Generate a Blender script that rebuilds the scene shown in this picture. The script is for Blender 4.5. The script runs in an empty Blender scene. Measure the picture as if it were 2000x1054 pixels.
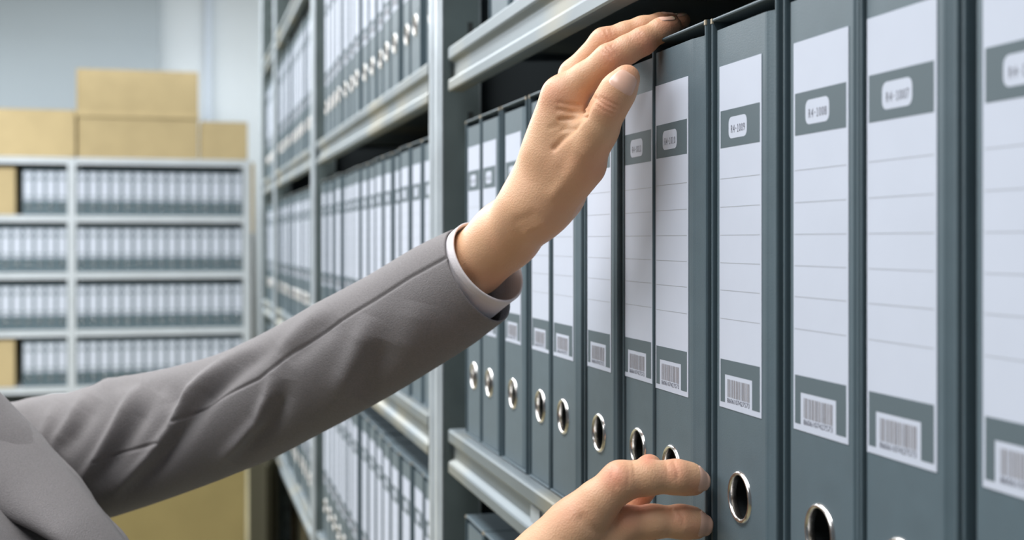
import bpy, bmesh, math, random
import numpy as np
from mathutils import Vector, Matrix

SC = bpy.context.scene
COL = SC.collection
R = random.Random(7)

# ------------------------------------------------------------------ camera, world, lights, exposure
F = 2500.0                                  # focal length in pixels of the 2000 px wide frame
TH = math.atan(650 / F)                     # the rack runs along +Y; the camera is yawed a little towards it
CT, ST = math.cos(TH), math.sin(TH)
EYE = 1.5
HZ = 470.0
cam = bpy.data.cameras.new('camera'); camo = bpy.data.objects.new('camera', cam); COL.objects.link(camo)
cam.sensor_width = 36; cam.lens = F / 2000 * 36; cam.shift_y = -(527 - HZ) / 2000
cam.clip_start = .02
camo.location = (0, 0, EYE); camo.rotation_euler = (math.pi / 2, 0, -TH)
cam.dof.use_dof = True; cam.dof.focus_distance = .765; cam.dof.aperture_fstop = 8.2
SC.camera = camo
w = bpy.data.worlds.new('world'); SC.world = w; w.use_nodes = True
bg = w.node_tree.nodes['Background']; bg.inputs[0].default_value = (.80, .90, 1.0, 1); bg.inputs[1].default_value = .115


def area(name, loc, rot, sx, sy, power, colr=(1, 1, 1)):
    l = bpy.data.lights.new(name, 'AREA'); l.shape = 'RECTANGLE'; l.size = sx; l.size_y = sy; l.energy = power; l.color = colr
    o = bpy.data.objects.new(name, l); COL.objects.link(o); o.location = loc; o.rotation_euler = rot
    return o


area('ceiling_strip_near', (-.55, 1.2, 3.1), (0, math.radians(4), 0), .5, 3.3, 76, (.97, .985, 1))
area('ceiling_strip_far', (-.75, 5.6, 3.2), (0, math.radians(6), 0), .5, 4.4, 175, (.95, .98, 1))
area('ceiling_strip_side', (-2.4, 7.2, 3.2), (0, 0, 0), .6, 4.0, 190, (.95, .98, 1))
area('ceiling_strip_aisle', (-2.3, 2.3, 2.75), (0, math.radians(-55), 0), .6, 5.2, 78, (.97, .985, 1))
area('added_back_wall_light', (-.5, 9.6, 3.4), (math.radians(25), 0, 0), 5.0, .5, 70, (.95, .98, 1))  # unseen lamp added to brighten the back wall
SC.view_settings.view_transform = 'Standard'; SC.view_settings.look = 'None'
SC.view_settings.gamma = 1; SC.view_settings.use_curve_mapping = False
SC.view_settings.exposure = 0.0
SC.cycles.max_bounces = 6; SC.cycles.diffuse_bounces = 3; SC.cycles.glossy_bounces = 3
SC.cycles.use_denoising = True


# ------------------------------------------------------------------ helpers
def P(x, y, d):
    """world point seen at pixel (x, y) of the photograph at depth d"""
    r = (x - 1000) / F
    return np.array([d * (r * CT + ST), d * (CT - r * ST), EYE + (HZ - y) / F * d])


def pix(v):
    """pixels and depth of world points (n,3)"""
    d = v[:, 0] * ST + v[:, 1] * CT
    xc = v[:, 0] * CT - v[:, 1] * ST
    return 1000 + F * xc / d, HZ - F * (v[:, 2] - EYE) / d, d


def plane_y(px, X):
    r = (px - 1000) / F
    return X / (r * CT + ST) * (CT - r * ST)


def srgb(r, g, b):
    f = lambda c: (c / 255 / 12.92) if c <= 10 else ((c / 255 + .055) / 1.055) ** 2.4
    return (f(r), f(g), f(b), 1)


MATS = {}


def mat(name, col, rough=.6, metal=0, spec=.5, noise=None, bump=None, sheen=0, var=None, sss=0):
    m = bpy.data.materials.new(name); m.use_nodes = True; nt = m.node_tree; b = nt.nodes['Principled BSDF']
    col = tuple(col) + ((1,) if len(col) == 3 else ())
    b.inputs['Base Color'].default_value = col; b.inputs['Roughness'].default_value = rough
    b.inputs['Metallic'].default_value = metal; b.inputs['Specular IOR Level'].default_value = spec
    if sheen: b.inputs['Sheen Weight'].default_value = sheen
    if sss:
        b.inputs['Subsurface Weight'].default_value = sss
        b.inputs['Subsurface Radius'].default_value = (.8, .35, .2); b.inputs['Subsurface Scale'].default_value = .006
    tc = nt.nodes.new('ShaderNodeTexCoord')
    if noise:
        sc, amt = noise[0], noise[1]
        n = nt.nodes.new('ShaderNodeTexNoise'); n.inputs['Scale'].default_value = sc; n.inputs['Detail'].default_value = 5
        if len(noise) > 2:
            mp = nt.nodes.new('ShaderNodeMapping'); mp.inputs['Scale'].default_value = noise[2]
            nt.links.new(tc.outputs['Object'], mp.inputs[0]); nt.links.new(mp.outputs[0], n.inputs[0])
        else:
            nt.links.new(tc.outputs['Object'], n.inputs[0])
        mr = nt.nodes.new('ShaderNodeMapRange'); mr.inputs['From Min'].default_value = .3; mr.inputs['From Max'].default_value = .7
        mr.inputs['To Min'].default_value = 1 - amt; mr.inputs['To Max'].default_value = 1 + amt
        nt.links.new(n.outputs[0], mr.inputs[0])
        hs = nt.nodes.new('ShaderNodeHueSaturation'); hs.inputs['Color'].default_value = col
        nt.links.new(mr.outputs[0], hs.inputs['Value']); nt.links.new(hs.outputs[0], b.inputs['Base Color'])
        if var:
            oi = nt.nodes.new('ShaderNodeObjectInfo')
            m2 = nt.nodes.new('ShaderNodeMapRange'); m2.inputs['To Min'].default_value = 1 - var; m2.inputs['To Max'].default_value = 1 + var
            mu = nt.nodes.new('ShaderNodeMath'); mu.operation = 'MULTIPLY'
            nt.links.new(oi.outputs['Random'], m2.inputs[0]); nt.links.new(m2.outputs[0], mu.inputs[0]); nt.links.new(mr.outputs[0], mu.inputs[1])
            nt.links.new(mu.outputs[0], hs.inputs['Value'])
    if bump:
        sc, st = bump[0], bump[1]
        n2 = nt.nodes.new('ShaderNodeTexNoise'); n2.inputs['Scale'].default_value = sc; n2.inputs['Detail'].default_value = 3
        if len(bump) > 2:
            mp2 = nt.nodes.new('ShaderNodeMapping'); mp2.inputs['Scale'].default_value = bump[2]
            nt.links.new(tc.outputs['Object'], mp2.inputs[0]); nt.links.new(mp2.outputs[0], n2.inputs[0])
        else:
            nt.links.new(tc.outputs['Object'], n2.inputs[0])
        bp = nt.nodes.new('ShaderNodeBump'); bp.inputs['Strength'].default_value = st; bp.inputs['Distance'].default_value = .001
        nt.links.new(n2.outputs[0], bp.inputs['Height']); nt.links.new(bp.outputs[0], b.inputs['Normal'])
    MATS[name] = m
    return m


M_CLOTH = mat('binder_grey_cloth', (.076, .115, .138), .55, spec=.42, sheen=.06, noise=(60, .05), bump=(1200, .12))
M_CASE = mat('case_grey_cloth', (.072, .109, .131), .55, spec=.42, sheen=.06, noise=(60, .05), bump=(1200, .12))
M_INNER = mat('binder_inside_dark', (.012, .014, .015), .9, spec=.1)
M_PAPER = mat('label_paper', (.515, .555, .645), .75, spec=.25, noise=(25, .02))
M_BAND = mat('label_print_grey', (.098, .132, .150), .65, spec=.3)
M_INK = mat('label_ink', (.10, .10, .13), .7, spec=.2)
M_BAR = mat('barcode_ink', (.26, .25, .27), .7, spec=.2)
M_RULE = mat('label_rule', (.33, .35, .38), .7, spec=.2)
M_RING = mat('nickel_ring', (.70, .68, .66), .22, metal=1)
M_RINGF = mat('dull_nickel_ring', (.62, .60, .58), .38, metal=1)
M_BOARD = mat('raw_board_edge', (.42, .36, .27), .9)
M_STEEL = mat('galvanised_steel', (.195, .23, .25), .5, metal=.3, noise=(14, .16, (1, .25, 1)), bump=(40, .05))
def tan_reflection(m):  # tan noise painted into the steel as warm reflection of cardboard
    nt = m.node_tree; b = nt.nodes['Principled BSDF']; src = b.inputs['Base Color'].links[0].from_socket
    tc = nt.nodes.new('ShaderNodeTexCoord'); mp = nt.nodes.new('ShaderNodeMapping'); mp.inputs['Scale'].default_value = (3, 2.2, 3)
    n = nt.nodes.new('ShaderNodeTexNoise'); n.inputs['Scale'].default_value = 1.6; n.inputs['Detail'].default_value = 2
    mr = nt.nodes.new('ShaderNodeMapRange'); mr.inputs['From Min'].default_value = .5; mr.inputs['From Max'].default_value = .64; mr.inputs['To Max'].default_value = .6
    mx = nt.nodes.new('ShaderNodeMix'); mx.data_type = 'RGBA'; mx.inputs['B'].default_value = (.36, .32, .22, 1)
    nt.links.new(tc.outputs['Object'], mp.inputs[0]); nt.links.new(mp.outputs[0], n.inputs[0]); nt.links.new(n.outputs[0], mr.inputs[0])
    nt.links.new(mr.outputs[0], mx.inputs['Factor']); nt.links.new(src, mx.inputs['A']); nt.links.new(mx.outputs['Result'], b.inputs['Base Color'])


tan_reflection(M_STEEL)
M_PALE = mat('pale_unit_steel', (.52, .56, .60), .45, metal=.1, noise=(6, .05))
M_POST = mat('post_steel', (.47, .52, .56), .42, metal=.25, noise=(18, .12), bump=(60, .05))
M_DARKST = mat('dark_side_and_added_back_steel', (.05, .06, .065), .6, metal=.2)
M_WEB_SHADE = mat('post_web_shaded_steel', (.13, .165, .165), .5, metal=.3, noise=(18, .15))  # post steel with the shade on its side faces put into the colour
M_SLOT = mat('post_slot_dark', (.03, .035, .035), .8)
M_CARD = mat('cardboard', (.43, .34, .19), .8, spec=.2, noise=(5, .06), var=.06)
M_CARDL = mat('cardboard_seam', (.36, .27, .13), .85, spec=.2)
M_OLIVED = mat('dark_olive_shade_board', (.036, .034, .022), .95, spec=.04, noise=(9, .25, (1, 1, .05)))  # shade near the floor put into the colour of low cartons and sheets
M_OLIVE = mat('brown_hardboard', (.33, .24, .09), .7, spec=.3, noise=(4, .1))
M_WALL = mat('white_wall', (.74, .79, .82), .9, spec=.2, noise=(1.2, .02))
M_GREYW = mat('grey_wall', (.40, .455, .49), .8, spec=.3, noise=(.8, .03))
M_FLOOR = mat('floor_ochre', (.30, .26, .15), .5, spec=.4, noise=(2, .06))
M_JACKET = mat('jacket_wool', (.235, .220, .221), .85, spec=.2, noise=(900, .10), bump=(1100, .5), sheen=.08)
M_SHIRT = mat('shirt_white', (.78, .74, .76), .8, spec=.2, bump=(900, .2))
M_TROUS = mat('trousers_grey', (.16, .15, .15), .85, spec=.2)
M_SHOE = mat('shoe_black', (.02, .02, .02), .3)
M_HAIR = mat('hair_brown', (.06, .035, .02), .5, bump=(200, .5, (1, 1, .1)))
M_NAIL = mat('finger_nail', (.80, .49, .37), .30, spec=.4)
M_NAILTIP = mat('finger_nail_tip', (.74, .55, .38), .34, spec=.4)


def skin_material():
    m = mat('skin', (.58, .345, .225), .48, spec=.42, sss=.12)
    nt = m.node_tree; b = nt.nodes['Principled BSDF']
    at = nt.nodes.new('ShaderNodeAttribute'); at.attribute_name = 'flush'
    tc = nt.nodes.new('ShaderNodeTexCoord')
    n = nt.nodes.new('ShaderNodeTexNoise'); n.inputs['Scale'].default_value = 45; n.inputs['Detail'].default_value = 4
    nt.links.new(tc.outputs['Object'], n.inputs[0])
    mx = nt.nodes.new('ShaderNodeMix'); mx.data_type = 'RGBA'
    mx.inputs['A'].default_value = (.74, .445, .262, 1); mx.inputs['B'].default_value = (.74, .315, .20, 1)
    ad = nt.nodes.new('ShaderNodeMath'); ad.operation = 'MULTIPLY_ADD'; ad.inputs[1].default_value = .5; ad.inputs[2].default_value = -.14
    nt.links.new(n.outputs[0], ad.inputs[0])
    a2 = nt.nodes.new('ShaderNodeMath'); a2.operation = 'ADD'; a2.use_clamp = True
    nt.links.new(at.outputs['Fac'], a2.inputs[0]); nt.links.new(ad.outputs[0], a2.inputs[1])
    nt.links.new(a2.outputs[0], mx.inputs['Factor']); nt.links.new(mx.outputs['Result'], b.inputs['Base Color'])
    v = nt.nodes.new('ShaderNodeTexVoronoi'); v.inputs['Scale'].default_value = 850
    n3 = nt.nodes.new('ShaderNodeTexNoise'); n3.inputs['Scale'].default_value = 230; n3.inputs['Detail'].default_value = 5
    nt.links.new(tc.outputs['Object'], v.inputs[0]); nt.links.new(tc.outputs['Object'], n3.inputs[0])
    s = nt.nodes.new('ShaderNodeMath'); s.operation = 'ADD'
    nt.links.new(v.outputs[0], s.inputs[0]); nt.links.new(n3.outputs[0], s.inputs[1])
    bp = nt.nodes.new('ShaderNodeBump'); bp.inputs['Strength'].default_value = .22; bp.inputs['Distance'].default_value = .0006
    nt.links.new(s.outputs[0], bp.inputs['Height']); nt.links.new(bp.outputs[0], b.inputs['Normal'])
    return m


M_SKIN = skin_material()


class MB:
    """collects shapes with material slots, builds one mesh"""
    def __init__(s): s.v = []; s.f = []; s.m = []; s.mats = []
    def mi(s, m):
        if m not in s.mats: s.mats.append(m)
        return s.mats.index(m)
    def add(s, vs, fs, m):
        o = len(s.v); i = s.mi(m)
        s.v += [tuple(map(float, q)) for q in vs]
        s.f += [tuple(o + k for k in f) for f in fs]; s.m += [i] * len(fs)
    def box(s, a, b, m, bev=0):
        (x0, y0, z0), (x1, y1, z1) = a, b
        if bev:
            bm = bmesh.new(); bmesh.ops.create_cube(bm, size=1)
            for v in bm.verts: v.co = Vector(((x0 + x1) / 2 + v.co.x * (x1 - x0), (y0 + y1) / 2 + v.co.y * (y1 - y0), (z0 + z1) / 2 + v.co.z * (z1 - z0)))
            bmesh.ops.bevel(bm, geom=bm.edges[:], offset=bev, segments=2, affect='EDGES', profile=.5)
            bm.verts.index_update()
            s.add([v.co[:] for v in bm.verts], [[v.index for v in f.verts] for f in bm.faces], m); bm.free(); return
        vs = [(x, y, z) for x in (x0, x1) for y in (y0, y1) for z in (z0, z1)]
        s.add(vs, [(0, 1, 3, 2), (4, 6, 7, 5), (0, 4, 5, 1), (2, 3, 7, 6), (0, 2, 6, 4), (1, 5, 7, 3)], m)
    def quad(s, x, y0, y1, z0, z1, m):          # facing +x
        s.add([(x, y0, z0), (x, y1, z0), (x, y1, z1), (x, y0, z1)], [(0, 1, 2, 3)], m)
    def mesh(s, name, smooth=False):
        me = bpy.data.meshes.new(name); me.from_pydata(s.v, [], s.f)
        for q in s.mats: me.materials.append(q)
        me.polygons.foreach_set('material_index', s.m)
        if smooth: me.polygons.foreach_set('use_smooth', [True] * len(s.f))
        me.update(); return me
    def build(s, name, parent=None, smooth=False): return link(name, s.mesh(name, smooth), parent)


def link(name, data, parent=None):
    o = bpy.data.objects.new(name, data); COL.objects.link(o)
    if parent: o.parent = parent
    return o


def tag(o, label=None, cat=None, group=None, kind=None):
    for k, v in (('label', label), ('category', cat), ('group', group), ('kind', kind)):
        if v: o[k] = v
    return o


def empty(name, loc=(0, 0, 0), rz=0):
    o = bpy.data.objects.new(name, None); COL.objects.link(o); o.empty_display_size = .05
    o.location = loc; o.rotation_euler = (0, 0, rz); return o


def copy_tree(o, parent=None):
    c = o.copy(); COL.objects.link(c)
    if parent: c.parent = parent
    for ch in list(o.children): copy_tree(ch, c)
    return c


ORD = 'first second third fourth fifth sixth seventh eighth ninth tenth eleventh twelfth thirteenth fourteenth fifteenth sixteenth seventeenth eighteenth nineteenth twentieth'.split()

# ------------------------------------------------------------------ the setting
def slab(name, a, b, m): return tag(MBbox(a, b, m).build(name), kind='structure')
def MBbox(a, b, m, bev=0):
    q = MB(); q.box(a, b, m, bev); return q


slab('floor', (-6, -2, -.1), (4, 12.5, 0), M_FLOOR)
slab('wall_back', (-6, 11.3, 0), (4, 11.5, 4.2), M_WALL)
xg = P(311, 200, 10.9)[0]
slab('wall_partition', (-6, 11.15, 0), (xg, 11.299, 4.2), M_GREYW)
xt = P(406, 200, 10.9)[0]
q = MB(); q.box((xt - .02, 11.22, 0), (xt + .03, 11.299, 4.2), mat('trim_blue_white', (.62, .69, .78), .6), .006); tag(q.build('trim_1'), kind='structure')
slab('wall_right', (1.45, -2, 0), (1.6, 11.299, 4.2), M_WALL)

# ------------------------------------------------------------------ racks
LIP = .282                                   # x of the shelf lips and posts of the long rack
SPINE = .292                                 # x of the binder spines
LV = [1.5 + z for z in (1.04, .6235, .2095, -.2035, -.618, -1.032, -1.40)]
LIPH = .048


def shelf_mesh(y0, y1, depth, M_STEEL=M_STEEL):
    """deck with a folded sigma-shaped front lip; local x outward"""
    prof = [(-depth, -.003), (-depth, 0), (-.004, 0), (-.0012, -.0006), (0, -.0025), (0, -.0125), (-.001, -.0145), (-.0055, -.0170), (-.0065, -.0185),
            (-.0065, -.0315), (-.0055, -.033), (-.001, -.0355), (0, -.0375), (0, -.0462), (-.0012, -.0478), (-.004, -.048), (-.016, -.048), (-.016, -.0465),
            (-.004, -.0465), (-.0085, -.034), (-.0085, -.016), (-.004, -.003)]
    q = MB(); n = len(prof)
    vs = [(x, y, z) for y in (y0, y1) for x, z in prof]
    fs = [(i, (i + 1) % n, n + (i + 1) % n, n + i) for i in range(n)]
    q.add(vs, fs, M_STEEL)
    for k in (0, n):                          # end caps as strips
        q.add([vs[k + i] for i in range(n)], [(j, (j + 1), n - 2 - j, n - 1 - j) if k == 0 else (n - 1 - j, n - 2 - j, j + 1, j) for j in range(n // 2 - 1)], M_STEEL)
    return q


def post_mesh(h, web, w=.072, M_POST=M_POST):
    """two channel posts back to back: ribbed front faces and perforated webs; local x outward"""
    q = MB()
    for s in (-1, 1):
        a, b = (0.001, w / 2) if s > 0 else (-w / 2, -.001)
        q.box((-.0025, a, 0), (0, b, h), M_POST, .0008)
        e = b if s > 0 else a
        q.box((-web, min(e, e - s * .002), 0), (-.0026, max(e, e - s * .002), h), M_WEB_SHADE if M_POST is not M_PALE else M_PALE)
        q.box((-web, min(e, e - s * .012), 0), (-web + .002, max(e, e - s * .012), h), M_POST)
        m = (a + b) / 2
        q.box((.0, m - .006, 0), (.0016, m + .006, h), M_POST, .0007)
    for k in range(int(h / .05)):
        z = .03 + k * .05
        for s in (-1, 1):
            e = s * (w / 2 + .0003)
            q.box((-.036, min(e, e - s * .001), z), (-.030, max(e, e - s * .001), z + .014), M_SLOT)
    return q


rack = empty('shelving_rack', (.45, 2.3, 0))
tag(rack, 'long galvanised steel shelving rack running back along the aisle, filled with grey binders', 'shelving')
POSTS = [-.03, 1.433, 2.815, 3.98, 4.62]
pm = post_mesh(3.0, .045).mesh('upright_post')
for y in POSTS:
    for x, rz in ((LIP, math.pi), (.66, 0)):
        o = link('upright_post', pm, rack); o.matrix_parent_inverse = Matrix.Translation((-.45, -2.3, 0)); o.location = (x, y, 0); o.rotation_euler = (0, 0, rz)
for i in range(4):
    ya, yb = POSTS[i], POSTS[i + 1]
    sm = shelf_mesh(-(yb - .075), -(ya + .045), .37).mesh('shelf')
    bp_ = MBbox((.655, ya + .04, 0), (.658, yb - .04, .41), M_DARKST).mesh('added_dark_back_sheet')  # dark sheet added behind the open shelves to keep the gaps black
    for k, z in enumerate(LV):
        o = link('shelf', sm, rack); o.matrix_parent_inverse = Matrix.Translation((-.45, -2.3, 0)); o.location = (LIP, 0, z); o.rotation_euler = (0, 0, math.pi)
        if k >= 2 or (k == 1 and i in (0, 1)):
            o = link('added_dark_back_sheet', bp_, rack); o.matrix_parent_inverse = Matrix.Translation((-.45, -2.3, 0)); o.location = (0, 0, z + .001)
ysk = plane_y(1048, .2885)
q = MB(); q.box((.2870, ysk - .014, LV[3] - .0455), (.2884, ysk + .014, LV[3] - .019), mat('pale_sticker', (.42, .46, .48), .6)); o = q.build('sticker', rack); o.matrix_parent_inverse = Matrix.Translation((-.45, -2.3, 0))
sp = MBbox((.335, -.004, .02), (.625, .004, 2.9), M_DARKST).mesh('side_panel')
for y in POSTS[1:]:
    o = link('side_panel', sp, rack); o.matrix_parent_inverse = Matrix.Translation((-.45, -2.3, 0)); o.location = (0, y, 0)

# ------------------------------------------------------------------ binders
BH = .329                                    # case height
LW, LH, LZ = .0535, .190, .1105              # label size and height above the base
HOLE_Z, HOLE_R = .0645, .0128


def case_mesh(w, depth=.285, h=BH):
    q = MB(); t = .0021; hw = w / 2
    def loop(ins, x): return [(x, -hw + ins, ins), (x, hw - ins, ins), (x, hw - ins, h - ins), (x, -hw + ins, h - ins)]
    loops = [loop(0, -depth), loop(0, -.0012), loop(.0004, -.0003), loop(.0010, 0), loop(t - .0008, 0), loop(t - .0002, -.0003), loop(t, -.0012), loop(t, -.05)]
    vs = [p for l in loops for p in l]
    fs = []
    for i in range(len(loops) - 1):
        for k in range(4):
            fs.append((i * 4 + k, i * 4 + (k + 1) % 4, i * 4 + 4 + (k + 1) % 4, i * 4 + 4 + k))
    q.add(vs, fs, M_CASE); q.add(loops[0], [(3, 2, 1, 0)], M_CASE); q.add(loops[-1], [(0, 1, 2, 3)], M_INNER)
    for s in (-1, 1):                        # worn board corners on the rim
        y = s * (hw - t / 2)
        q.box((-.0008, y - .0011, h - .0030), (.0002, y + .0011, h - .0002), M_BOARD)
    return q.mesh('case', False)


def spine_mesh(w, lc=0.0, h=BH, seg=32):
    """padded spine board with rounded hinge folds and a finger hole; lc = label centre offset"""
    q = MB(); a = w / 2 - .0028
    f0 = max(-a + .0012, lc - LW / 2 - .0035); f1 = min(a - .0012, lc + LW / 2 + .0035)
    x0 = -.0016; z0, z1 = .0026, h - .0075
    def fold(fe, e):                         # from flat edge fe to board edge e
        d = e - fe
        return [(fe + d * u, x0 - dep) for u, dep in ((0, 0), (.12, .0002), (.25, .0008), (.45, .0015), (.65, .0021), (.82, .0031), (.93, .0060), (1, .0120))]
    left = fold(f0, -a)[::-1]; right = fold(f1, a)
    for side in (left, right):
        vs = [(x, y, z) for z in (z0, z1) for y, x in side]; n = len(side)
        q.add(vs, [(i, i + 1, n + i + 1, n + i) for i in range(n - 1)], M_CLOTH)
        q.add([(x, y, z1) for y, x in side] + [(-.02, y, z1) for y, x in side], [(i, i + 1, n + i + 1, n + i) for i in range(n - 1)], M_CLOTH)
    q.add([(x0, f0, z1), (x0, f1, z1), (-.02, f1, z1), (-.02, f0, z1)], [(0, 1, 2, 3)], M_CLOTH)
    hs = .0180; hc = lc
    q.quad(x0, f0, f1, z0, HOLE_Z - hs, M_CLOTH); q.quad(x0, f0, f1, HOLE_Z + hs, z1, M_CLOTH)
    q.quad(x0, f0, hc - hs, HOLE_Z - hs, HOLE_Z + hs, M_CLOTH); q.quad(x0, hc + hs, f1, HOLE_Z - hs, HOLE_Z + hs, M_CLOTH)
    sq, ci, dp = [], [], []
    for k in range(seg):
        t = 2 * math.pi * k / seg; c, s = math.cos(t), math.sin(t); g = hs / max(abs(c), abs(s))
        sq.append((x0, hc + c * g, HOLE_Z + s * g)); ci.append((x0, hc + c * HOLE_R, HOLE_Z + s * HOLE_R)); dp.append((x0 - .022, hc + c * HOLE_R, HOLE_Z + s * HOLE_R))
    q.add(sq + ci, [(k, (k + 1) % seg, seg + (k + 1) % seg, seg + k) for k in range(seg)], M_CLOTH)
    q.add(ci + dp, [(k, (k + 1) % seg, seg + (k + 1) % seg, seg + k) for k in range(seg)], M_INNER)
    q.add(dp, [tuple(range(seg))], M_INNER)
    return q.mesh('spine')


def ring_mesh(seg=40, x0=-.0016, m=M_RING):
    q = MB(); prof = [(HOLE_R - .0012, -.003), (HOLE_R - .0012, .0002), (HOLE_R - .0008, .0011), (HOLE_R, .0016), (HOLE_R + .0006, .0013), (HOLE_R + .0012, .0007), (HOLE_R + .0015, -.0001)]
    vs = [(x0 + d, r * math.cos(2 * math.pi * k / seg), HOLE_Z + r * math.sin(2 * math.pi * k / seg)) for k in range(seg) for r, d in prof]
    n = len(prof)
    q.add(vs, [(k * n + i, ((k + 1) % seg) * n + i, ((k + 1) % seg) * n + i + 1, k * n + i + 1) for k in range(seg) for i in range(n - 1)], m)
    return q.mesh('finger_ring', True)


LX = -.0016 + .0003                          # label face


def lz(f): return LZ + LH * (1 - f)          # fraction from the label's top
def ly(f): return -LW / 2 + LW * f


def label_mesh():
    q = MB()
    q.box((-.0016, -LW / 2, LZ), (LX, LW / 2, LZ + LH), M_PAPER)
    for f in (.331, .414, .496, .577, .657, .740):
        q.quad(LX + .00006, ly(.025), ly(.965), lz(f) - .00016, lz(f) + .00016, M_RULE)
    x = LX + .00006                           # lower printed frame around the barcode
    q.quad(x, ly(.03), ly(.965), lz(.902), lz(.859), M_BAND)
    q.quad(x, ly(.03), ly(.14), lz(.984), lz(.902), M_BAND)
    q.quad(x, ly(.79), ly(.965), lz(.984), lz(.902), M_BAND)
    return q


def badge_mesh(simple=False):
    q = MB(); x = LX + .00006
    q.quad(x, ly(.03), ly(.965), lz(.241), lz(.132), M_BAND)
    y0, y1, z0, z1, r = ly(.235), ly(.672), lz(.217), lz(.155), .0036
    pts = []
    for cy, cz, a0 in ((y1 - r, z1 - r, 0), (y0 + r, z1 - r, 90), (y0 + r, z0 + r, 180), (y1 - r, z0 + r, 270)):
        for k in range(6):
            a = math.radians(a0 + k * 18); pts.append((x + .00005, cy + r * math.cos(a), cz + r * math.sin(a)))
    q.add(pts, [tuple(range(len(pts)))], M_PAPER)
    return q


def text_into(q, s, yc, zc, height, width, x, m):
    cu = bpy.data.curves.new('t', 'FONT'); cu.body = s; cu.align_x = 'CENTER'; cu.size = 1; cu.resolution_u = 3
    o = bpy.data.objects.new('t', cu); COL.objects.link(o)
    me = bpy.data.meshes.new_from_object(o.evaluated_get(bpy.context.evaluated_depsgraph_get()))
    vs = np.array([v.co[:] for v in me.vertices]); fs = [tuple(p.vertices) for p in me.polygons]
    bpy.data.objects.remove(o); bpy.data.curves.remove(cu); bpy.data.meshes.remove(me)
    mn, mx = vs.min(0), vs.max(0)
    y = yc + ((vs[:, 0] - mn[0]) / (mx[0] - mn[0]) - .5) * width; z = zc + ((vs[:, 1] - mn[1]) / (mx[1] - mn[1]) - .5) * height
    q.add([(x, a, b) for a, b in zip(y, z)], fs, m)


BAR = '30121120311211301212031121012213021121'


def barcode_mesh(text=True):
    q = MB(); x = LX + .00012
    y = ly(.20); y1 = ly(.73); u = (y1 - y) / 72.0; rr = random.Random(3)
    while y < y1 - u:
        b = rr.choice((1, 1, 2, 3)) * u; q.quad(x, y, min(y + b, y1), lz(.966), lz(.914), M_BAR); y += b * 1.2 + rr.choice((1, 1, 2)) * u
    if text: text_into(q, '8606107427573', ly(.465), lz(.9755), .0026, .0285, x, M_INK)
    return q


ring_m = ring_mesh(); lab_m = label_mesh().mesh('label'); bar_m = barcode_mesh().mesh('barcode')
PI = math.pi
GA = 'grey lever arch binders in slip cases on the middle shelf of the near bay'
# number, case far edge y, case near edge y, label far edge y, pulled out
NEAR = [(1006, .4345, .3540, .4225, 0), (1007, .5105, .4360, .5057, .0004), (1008, .5870, .5120, .5773, -.0006), (1009, .6750, .5920, .6656, 0), (1010, .7630, .6765, .7594, .0022),
        (1011, .8335, .7645, .8325, -.003), (1012, .9105, .8350, .9056, 0), (1013, 1.0015, .9170, .9946, 0), (1014, 1.0660, 1.0025, 1.0602, 0), (1015, 1.1630, 1.0750, 1.1514, 0),
        (1016, 1.2500, 1.1710, 1.2428, 0), (1017, 1.3180, 1.2510, 1.3108, 0)]
EXTRA = {1006: 'cropped by the picture edge', 1007: 'beside the cropped one', 1008: 'two along from the pulled one', 1009: 'in sharp focus beside the fingertips', 1010: 'under the reaching fingers, being drawn out',
         1011: 'in the shadow of the thumb', 1012: 'just behind the wrist', 1013: 'below the wrist with its label partly hidden', 1014: 'beyond the shirt cuff', 1015: 'third along from the upright post',
         1016: 'second along from the upright post', 1017: 'next to the upright post'}


def near_binder(no, ya, yb, yl, out, z, label, group, text=True):
    w_ = ya - yb - .0006; yc = (ya + yb) / 2
    b = empty('ring_binder', (SPINE - out, yc, z), PI)
    tag(b, label, 'binder', group)
    lc = -(yl - LW / 2 - yc)                  # label centre in local y
    link('case', case_mesh(w_), b); link('spine', spine_mesh(w_, lc), b)
    l = link('label', lab_m, b); l.location = (0, lc, 0)
    q = badge_mesh()
    if text:
        for k, ch in enumerate('R4-%d' % no):  # evenly spaced characters
            wd_ = .0019 if ch != '-' else .0010
            if ch == '1':                     # stem, flag and foot
                yc_, zc_ = ly(.462) + (k - 3) * .0026, lz(.190)
                q.quad(LX + .0002, yc_ - .0002, yc_ + .0002, zc_ - .0021, zc_ + .0021, M_INK); q.quad(LX + .0002, yc_ - .0008, yc_ - .0002, zc_ + .0014, zc_ + .0018, M_INK)
                q.quad(LX + .0002, yc_ - .0008, yc_ + .0008, zc_ - .0021, zc_ - .0017, M_INK); continue
            text_into(q, ch, ly(.462) + (k - 3) * .0026, lz(.190), .0042 if ch != '-' else .0005, wd_, LX + .0002, M_INK)
    q.build('number_badge', l); link('barcode', bar_m, l)
    rg = link('finger_ring', ring_m, b); rg.location = (0, lc, 0)
    return b


ZA = LV[3] + .0004
for no, ya, yb, yl, out in NEAR:
    near_binder(no, ya, yb, yl, out, ZA, 'grey binder marked R4-%d, %s' % (no, EXTRA[no]), GA)
# shelf below: the first binders by the post show their tops; shelf above: two binders seen from below
for k in range(5):
    near_binder(1040 + k, 1.318 - k * .083, 1.318 - k * .083 - .0805, 1.318 - k * .083 - .010, 0, LV[4] + .0004,
                'grey binder on the shelf below the middle one, %s from the upright post' % ORD[k], 'binders on the shelf below the near bay', False)
for k in range(2):
    near_binder(990 + k, 1.215 - k * .083, 1.215 - k * .083 - .0805, 1.215 - k * .083 - .010, 0, LV[2] + .0004,
                'grey binder on the shelf above the reaching hand, %s from the upright post' % ORD[k], 'binders on the shelf above the near bay', False)

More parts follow.
